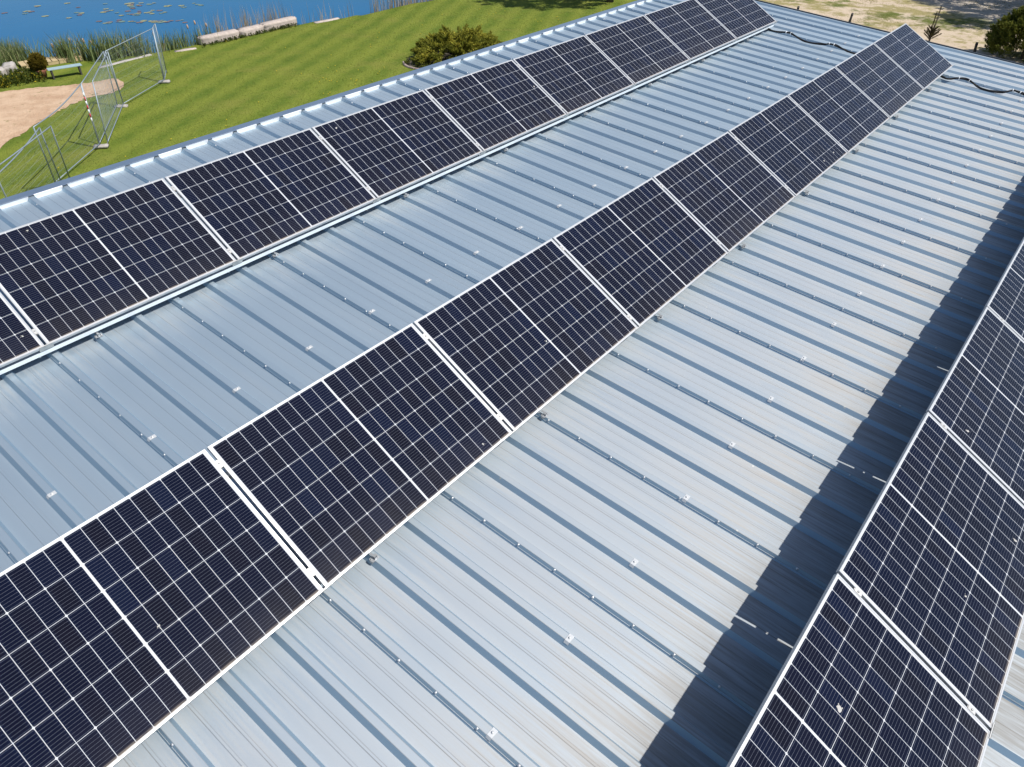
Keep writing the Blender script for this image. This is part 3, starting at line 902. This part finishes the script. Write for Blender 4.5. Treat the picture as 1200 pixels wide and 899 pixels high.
# spreading juniper in its stone edged bed
JX, JY = 24.95, 21.0
jn = empty('juniper', (JX, JY, ZG))
tag(jn, 'wide spreading yellow green juniper on the lawn behind the roof edge', 'shrub')
m = 170
a = nrng.uniform(0, 6.283, m); r = np.sqrt(nrng.uniform(0, 1, m))
ex, ey = 2.0, 1.3
C = np.stack([r * np.cos(a) * ex, r * np.sin(a) * ey, (.16 + (1 - r ** 1.7) * .64 * nrng.uniform(.55, 1.1, m))], 1)
D = unit(np.stack([np.cos(a) * (.4 + r), np.sin(a) * (.4 + r), nrng.uniform(.05, .75, m)], 1) + nrng.normal(0, .2, (m, 3)))
P, i = sprays(C, D, 52000, .62, .075, .10, .42, .08)
tri_cloud('foliage', P, MAT['juniper'], jn, tint_for(i, m))
mb = MB()
for k in range(16):
    t = 2 * math.pi * k / 16; e = rng.uniform(.5, .9)
    mb.tube([(0, 0, -.05), (math.cos(t) * ex * e * .5, math.sin(t) * ey * e * .5, .3), (math.cos(t) * ex * e, math.sin(t) * ey * e, .45)], [.035, .025, .008], 5)
mb.build('branches', MAT['bark'], jn)
mb = MB()
n = 40
vs = [(0, 0, .012)] + [((2.38 + .12 * math.sin(3 * t)) * math.cos(t), (1.57 + .1 * math.sin(2 * t + 1)) * math.sin(t), .012) for t in [2 * math.pi * k / n for k in range(n)]]
mb.add([(a_ - .35 + JX, b_ + .15 + JY, c_ + ZG) for a_, b_, c_ in vs], [(0, 1 + k, 1 + (k + 1) % n) for k in range(n)])
tag(mb.build('planting_bed', MAT['soil']), kind='structure')
se = empty('stone_edging', (JX - .35, JY + .15, ZG))
tag(se, 'low curve of brownish edging stones round the front of the juniper bed', 'edging')
for k in range(34):
    if not 14 <= k <= 27: continue
    t = 2 * math.pi * k / 34
    mb = MB(); mb.box((-.17, -.06, -.04), (.17, .06, .04 + rng.uniform(-.015, .02)), bev=.02)
    mb.build('edging_stone', MAT['edging'], se, Matrix.Translation((2.45 * math.cos(t), 1.62 * math.sin(t), 0)) @ Matrix.Rotation(math.atan2(1.82 * math.cos(t), -2.68 * math.sin(t)) + rng.uniform(-.1, .1), 4, 'Z'))
m = 40
C = np.stack([nrng.uniform(-1.9, -.2, m) + JX, nrng.uniform(-1.45, -1.0, m) + JY, np.full(m, ZG)], 1)
D = unit(nrng.normal(0, .5, (m, 3)) + np.array([0, 0, 1.0]))
P, i = sprays(C, D, 3000, .22, .07, .06, .5)
tag(tri_cloud('bed_plants', P, MAT['cover'], None, tint_for(i, m)), 'low yellowish ground cover at the front of the juniper bed', 'plants', kind='stuff')
C = np.stack([nrng.uniform(-2.6, -1.9, m) + JX, nrng.uniform(-.9, .9, m) + JY, np.full(m, ZG)], 1)
P, i = sprays(C, D, 1500, .12, .07, .06, .6)
tag(tri_cloud('bed_plants', P, MAT['conifer'], None, tint_for(i, m)), 'dark green low ground cover at the left end of the juniper bed', 'plants', kind='stuff')

# potted thuja
pt = empty('potted_thuja', (11.35, 32.35, ZG))
tag(pt, 'round golden brown thuja in a terracotta pot left of the bench', 'potted plant')
mb = MB(); mb.lathe([(.17, 0), (.2, .2), (.24, .26), (.24, .3), (.2, .3)], 16); mb.build('pot', MAT['terracotta'], pt)
m = 220
d = unit(nrng.normal(0, 1, (m, 3))); d[:, 2] *= .9
C = d * np.array([.29, .29, .33]) * nrng.uniform(.55, 1, m)[:, None] + np.array([0, 0, .56])
P, i = sprays(C, unit(d + np.array([0, 0, .6])), 22000, .10, .03, .055, .6)
tri_cloud('foliage', P, MAT['thuja'], pt, tint_for(i, m))
mb = MB(); mb.tube([(0, 0, .28), (0, 0, .6)], .025, 6); mb.build('stem', MAT['bark'], pt)

# flowering weeds left
m = 160
C = np.stack([nrng.uniform(8.9, 11.2, m), nrng.uniform(31.9, 33.2, m), np.full(m, ZG)], 1)
D = unit(nrng.normal(0, .4, (m, 3)) + np.array([0, 0, 1.0]))
P, i = sprays(C, D, 9000, .34, .08, .07, .6)
tag(tri_cloud('weeds', P, MAT['weed'], None, nrng.uniform(0, 1, len(P)) ** 1.4), 'bushy weeds with small yellow flowers beside the sand patch', 'weeds', kind='stuff')
m = 110
C = np.stack([nrng.uniform(18.4, 23.9, m), np.full(m, 31.35) + nrng.normal(0, .06, m), np.full(m, ZG)], 1)
P, i = sprays(C, unit(nrng.normal(0, .4, (m, 3)) + np.array([0, 0, 1.0])), 2600, .16, .05, .05, .6)
tag(tri_cloud('bank_weeds', P, MAT['tree'], None, nrng.uniform(.2, 1, len(P))), 'low weeds growing along the foot of the stone blocks', 'weeds', kind='stuff')

# conifer beyond the gable
def conifer(name, lab, loc, h, rx, mat, m, n, leaf, cat='shrub'):
    o = empty(name, loc)
    tag(o, lab, cat)
    a = nrng.uniform(0, 6.283, m); t = nrng.uniform(0, 1, m) ** .8
    rr = rx * np.sqrt(np.clip(1 - t ** 2.2, 0, 1)) * nrng.uniform(.55, 1.05, m)
    C = np.stack([rr * np.cos(a) * .75, rr * np.sin(a) * .75, .15 + t * h * .85], 1)
    D = unit(np.stack([np.cos(a), np.sin(a), .5 + 1.1 * t], 1) + nrng.normal(0, .25, (m, 3)))
    P, i = sprays(C, D, n, .55, .09, leaf, .45)
    tri_cloud('foliage', P, mat, o, tint_for(i, m))
    mb = MB(); mb.tube([(0, 0, -.1), (.03, 0, h * .4), (0, .03, h * .8)], [.09, .06, .02], 7)
    for k in range(14):
        t = 2 * math.pi * k / 7 + k * .3; z = h * (.12 + .05 * k)
        mb.tube([(0, 0, z), (math.cos(t) * rx * .6, math.sin(t) * rx * .6, z + .35)], [.03, .008], 5)
    mb.build('trunk', MAT['bark'], o)
    return o
conifer('conifer', 'dense dark green conifer bush beyond the far gable at the right edge', (40.6, .65, ZG), 1.85, 1.75, MAT['conifer'], 420, 60000, .10)

# young pine with upright leaders
sp_ = empty('pine_sapling', (41.1, 4.75, ZG))
sp_.scale = (.62, .62, .62)
tag(sp_, 'thin pine sapling with upright leaders just past the middle row end', 'sapling')
mb = MB()
twigs = []
for (tx, ty, h) in ((.10, -.02, 2.45), (-.13, .10, 2.05)):
    mb.tube([(0, 0, -.1), (tx * .6, ty, .7), (tx, ty, h)], [.05, .038, .016], 6)
    twigs += [((tx * min(1, z / 1.1), ty, z), (0, 0, 1)) for z in np.linspace(.5, h - .02, 26)]
for k in range(22):
    t = k * 2.4; z = .12 + .035 * k; L = .62 - .016 * k
    tip = (math.cos(t) * L, math.sin(t) * L, z + .55 * L + .12)
    mb.tube([(0, 0, z), tip], [.018, .007], 5)
    for q in np.linspace(.15, 1, 9): twigs.append(((tip[0] * q, tip[1] * q, z + (tip[2] - z) * q), (math.cos(t) * .7, math.sin(t) * .7, .8)))
mb.build('stem', MAT['bark'], sp_)
C = np.array([t[0] for t in twigs]); D = unit(np.array([t[1] for t in twigs]))
P, i = sprays(C, D, 9000, .09, .022, .085, .2)
tri_cloud('foliage', P, MAT['sapling'], sp_, tint_for(i, len(twigs)))

# dark stakes beyond the gable
for (a, b, h, tilt, lab) in ((41.25, 11.55, .72, 2, 'dark wooden stake beyond the gable near the lawn side row'), (42.45, 9.1, .52, 5, 'dark wooden stake beyond the gable between the two nearer rows'), (39.9, 2.5, .55, -3, 'dark wooden stake left of the conifer bush')):
    o = empty('stake', (a, b, ZG), (R(tilt), R(tilt * .7), 0))
    tag(o, lab, 'stake', 'dark stakes in the sandy yard')
    mb = MB(); mb.tube([(0, 0, -.2), (.01, 0, h * .5), (0, 0, h)], [.065, .06, .055], 7); mb.build('post', MAT['dark_leg'], o)
    mb = MB(); mb.lathe([(.063, 0), (.063, .05)], 8, (0, 0, h - .12)); mb.build('band', MAT['cable'], o)

# trees that stand outside the frame and shade the lawn and the yard
def tree(lab, loc, h, rad, ztrunk, n=26000, m=190):
    o = empty('tree', loc)
    tag(o, lab, 'tree', 'trees shading the far lawn and yard')
    mb = MB(); mb.tube([(0, 0, -.2), (.08, .05, ztrunk), (.0, .1, h * .8)], [.22, .17, .05], 10)
    tips = []
    for k in range(m):
        d = unit(nrng.normal(0, 1, 3)); rr = nrng.uniform(.35, 1) ** .6
        tips.append((d[0] * rad * rr, d[1] * rad * rr, ztrunk + (h - ztrunk) * (.5 + .5 * d[2] * rr)))
        if k < 40: mb.tube([(0, .05, ztrunk * .9 + .3 * (k % 6)), (tips[-1][0] * .5, tips[-1][1] * .5, (ztrunk + tips[-1][2]) / 2 + .3), tips[-1]], [.06, .035, .01], 5)
    mb.build('trunk', MAT['bark'], o)
    C = np.array(tips); D = unit(nrng.normal(0, 1, (m, 3)) + np.array([0, 0, .3]))
    P, i = sprays(C, D, n, .75, .22, .16, .55, .1)
    tri_cloud('crown', P, MAT['tree'], o, tint_for(i, m))
tree('leafy tree whose dark trunk foot shows at the top beyond the lawn', (39.2, 21.9, ZG), 8.5, 3.4, 2.4)
tree('leafy tree left of the first one, shading the top of the lawn', (36.9, 20.5, ZG + 0) if False else (42.6, 24.6, ZG), 9, 3.3, 2.4)
tree('tall leafy tree off the right edge shading the yard', (49.8, -.6, ZG), 8.5, 3.0, 2.2)
tree('leafy tree beyond the yard shading the grey track', (54.5, 1.2, ZG), 9, 3.4, 2.4)
tree('leafy tree far past the yard at the top right', (58, 6.5, ZG), 9, 3.2, 2.4)

# ------------------------------------------------------------------ site fence of tube frames and mesh
def fence(lab, b0, b1, t0, t1, sag=0, extra=None, wires=True, bottom=True):
    """b0,b1 foot points (x,y); t0,t1 top points (x,y)"""
    B0, B1 = Vector((*b0, ZG + .06)), Vector((*b1, ZG + .06))
    T0, T1 = Vector((*t0, ZG + 2.0)), Vector((*t1, ZG + 2.0))
    o = empty('mesh_fence', (*b0, ZG))
    tag(o, lab, 'fence panel', 'wire mesh site fence panels on the lawn')
    I = Matrix.Translation(-Vector((*b0, ZG)))
    mb = MB()
    def top(s): return T0.lerp(T1, s) + Vector((0, 0, -sag * math.sin(math.pi * s)))
    mb.tube([I @ top(k / 10) for k in range(11)], .0175, 8)
    mb.tube([I @ (B0.lerp(B1, k / 4) + Vector((0, 0, .06))) for k in range(5)], .016, 8)
    mb.tube([I @ (B0 - Vector((0, 0, .06))), I @ T0], .0185, 8)
    mb.tube([I @ (B1 - Vector((0, 0, .06))), I @ T1], .0185, 8)
    mb.build('frame', MAT['fence'], o)
    mb = MB()
    L = (B1 - B0).length
    n = int(L / .065)
    for k in range(1, n):
        s = k / n
        mb.tube([I @ (B0.lerp(B1, s) + Vector((0, 0, .06))), I @ top(s)], .0014, 3, cap=False)
    for k in range(1, 9):
        z = k / 9
        mb.tube([I @ ((B0.lerp(B1, s) + Vector((0, 0, .06))).lerp(top(s), z) + Vector((0, 0, -.02 * math.sin(math.pi * s)))) for s in [q / 8 for q in range(9)]], .0017, 3, cap=False)
    mb.build('wire_mesh', MAT['fence'], o)
    return o
fA = fence('nearest mesh fence panel sloping off the left edge, outer frame', (4.3, 17.9), (6.55, 20.5), (4.05, 17.0), (6.25, 19.6), .05)
fA2 = fence('near mesh fence panel doubled in front of the nearest one', (3.4, 17.4), (6.84, 20.56), (2.6, 16.2), (6.51, 19.49), .03)
fB = fence('sagging mesh fence panel with a red and white sticker on its far post', (6.39, 20.51), (8.81, 22.56), (6.17, 19.79), (8.94, 22.70), .09)
fD = fence('mesh fence panel behind the stickered post running to the corner', (8.85, 22.62), (11.3, 26.05), (8.98, 22.74), (11.41, 25.99))
fC = fence('mesh fence panel in front of the corner, overlapping the one behind', (9.05, 22.47), (11.5, 25.95), (9.34, 22.71), (11.51, 25.88))
fE = fence('mesh fence panel from the corner to the tall end post by the reeds', (11.52, 25.97), (14.13, 27.57), (11.45, 25.95), (14.40, 27.83))
fF = fence('short folded mesh fence panel seen edge on at the end post', (14.2, 27.62), (14.95, 28.75), (14.45, 27.9), (14.9, 28.5))
# sticker wound round the far post of the sagging panel
I = Matrix.Translation(-Vector((6.39, 20.51, ZG)))
Pb, Ptp = Vector((8.81, 22.56, ZG)), Vector((8.94, 22.70, ZG + 2.0))
mb = MB()
for k in range(7):
    s0 = .42 + .065 * k
    mb.tube([I @ Pb.lerp(Ptp, s0), I @ Pb.lerp(Ptp, s0 + .0645)], 0.023, 8, k % 2)
mb.build('sticker', [MAT['tape_white'], MAT['tape_red']], fB)
# concrete feet
for (a, b, rz, lab) in ((8.84, 22.55, -38, 'pale concrete fence foot under the post with the red sticker'), (11.42, 25.98, -40, 'mossy concrete fence foot at the fence corner'), (14.15, 27.6, -40, 'pale concrete fence foot under the far end post')):
    rough_block('concrete_weight', lab, 'fence foot', (a, b, ZG - .02), (.46, .19, .11), R(rz), MAT['concrete'], 'concrete fence feet', seed=int(a * 7), bev=.02)

# ------------------------------------------------------------------ light, sky, camera
w = bpy.data.worlds.new('World'); SC.world = w; w.use_nodes = True
nt = w.node_tree
sky = nt.nodes.new('ShaderNodeTexSky'); sky.sky_type = 'NISHITA'; sky.sun_disc = False
TO_SUN = Vector((.212, -.549, .808)).normalized()
sky.sun_elevation = math.asin(TO_SUN.z)
sky.sun_rotation = R(90) - math.atan2(TO_SUN.y, TO_SUN.x)
sky.air_density = 1.0; sky.dust_density = .8; sky.ozone_density = 3.0
bg = nt.nodes['Background']; bg.inputs[1].default_value = .10
nt.links.new(sky.outputs[0], bg.inputs[0])
sl = bpy.data.lights.new('sun', 'SUN'); sl.energy = 4.85; sl.angle = R(.5); sl.color = (1, .965, .91)
so = bpy.data.objects.new('sun', sl); COL.objects.link(so)
so.location = (0, -20, 30); so.rotation_euler = TO_SUN.to_track_quat('Z', 'Y').to_euler()

cam = bpy.data.cameras.new('camera'); co = bpy.data.objects.new('camera', cam); COL.objects.link(co)
right = Vector((.629, -.778, 0)).normalized()
fwd = Vector((.610, .493, -.621)); fwd = (fwd - right * fwd.dot(right)).normalized()
upv = right.cross(fwd)
Mc = Matrix((right, upv, -fwd)).transposed().to_4x4(); Mc.translation = (-1.366, -3.516, 3.096)
co.matrix_world = Mc
cam.sensor_width = 36; cam.lens = 25.756; cam.clip_start = .05; cam.clip_end = 2000
SC.camera = co

SC.render.engine = 'CYCLES'
SC.cycles.use_denoising = True
SC.cycles.max_bounces = 8
SC.view_settings.view_transform = 'Standard'
SC.view_settings.look = 'None'
SC.view_settings.gamma = 1
SC.view_settings.exposure = 0.22
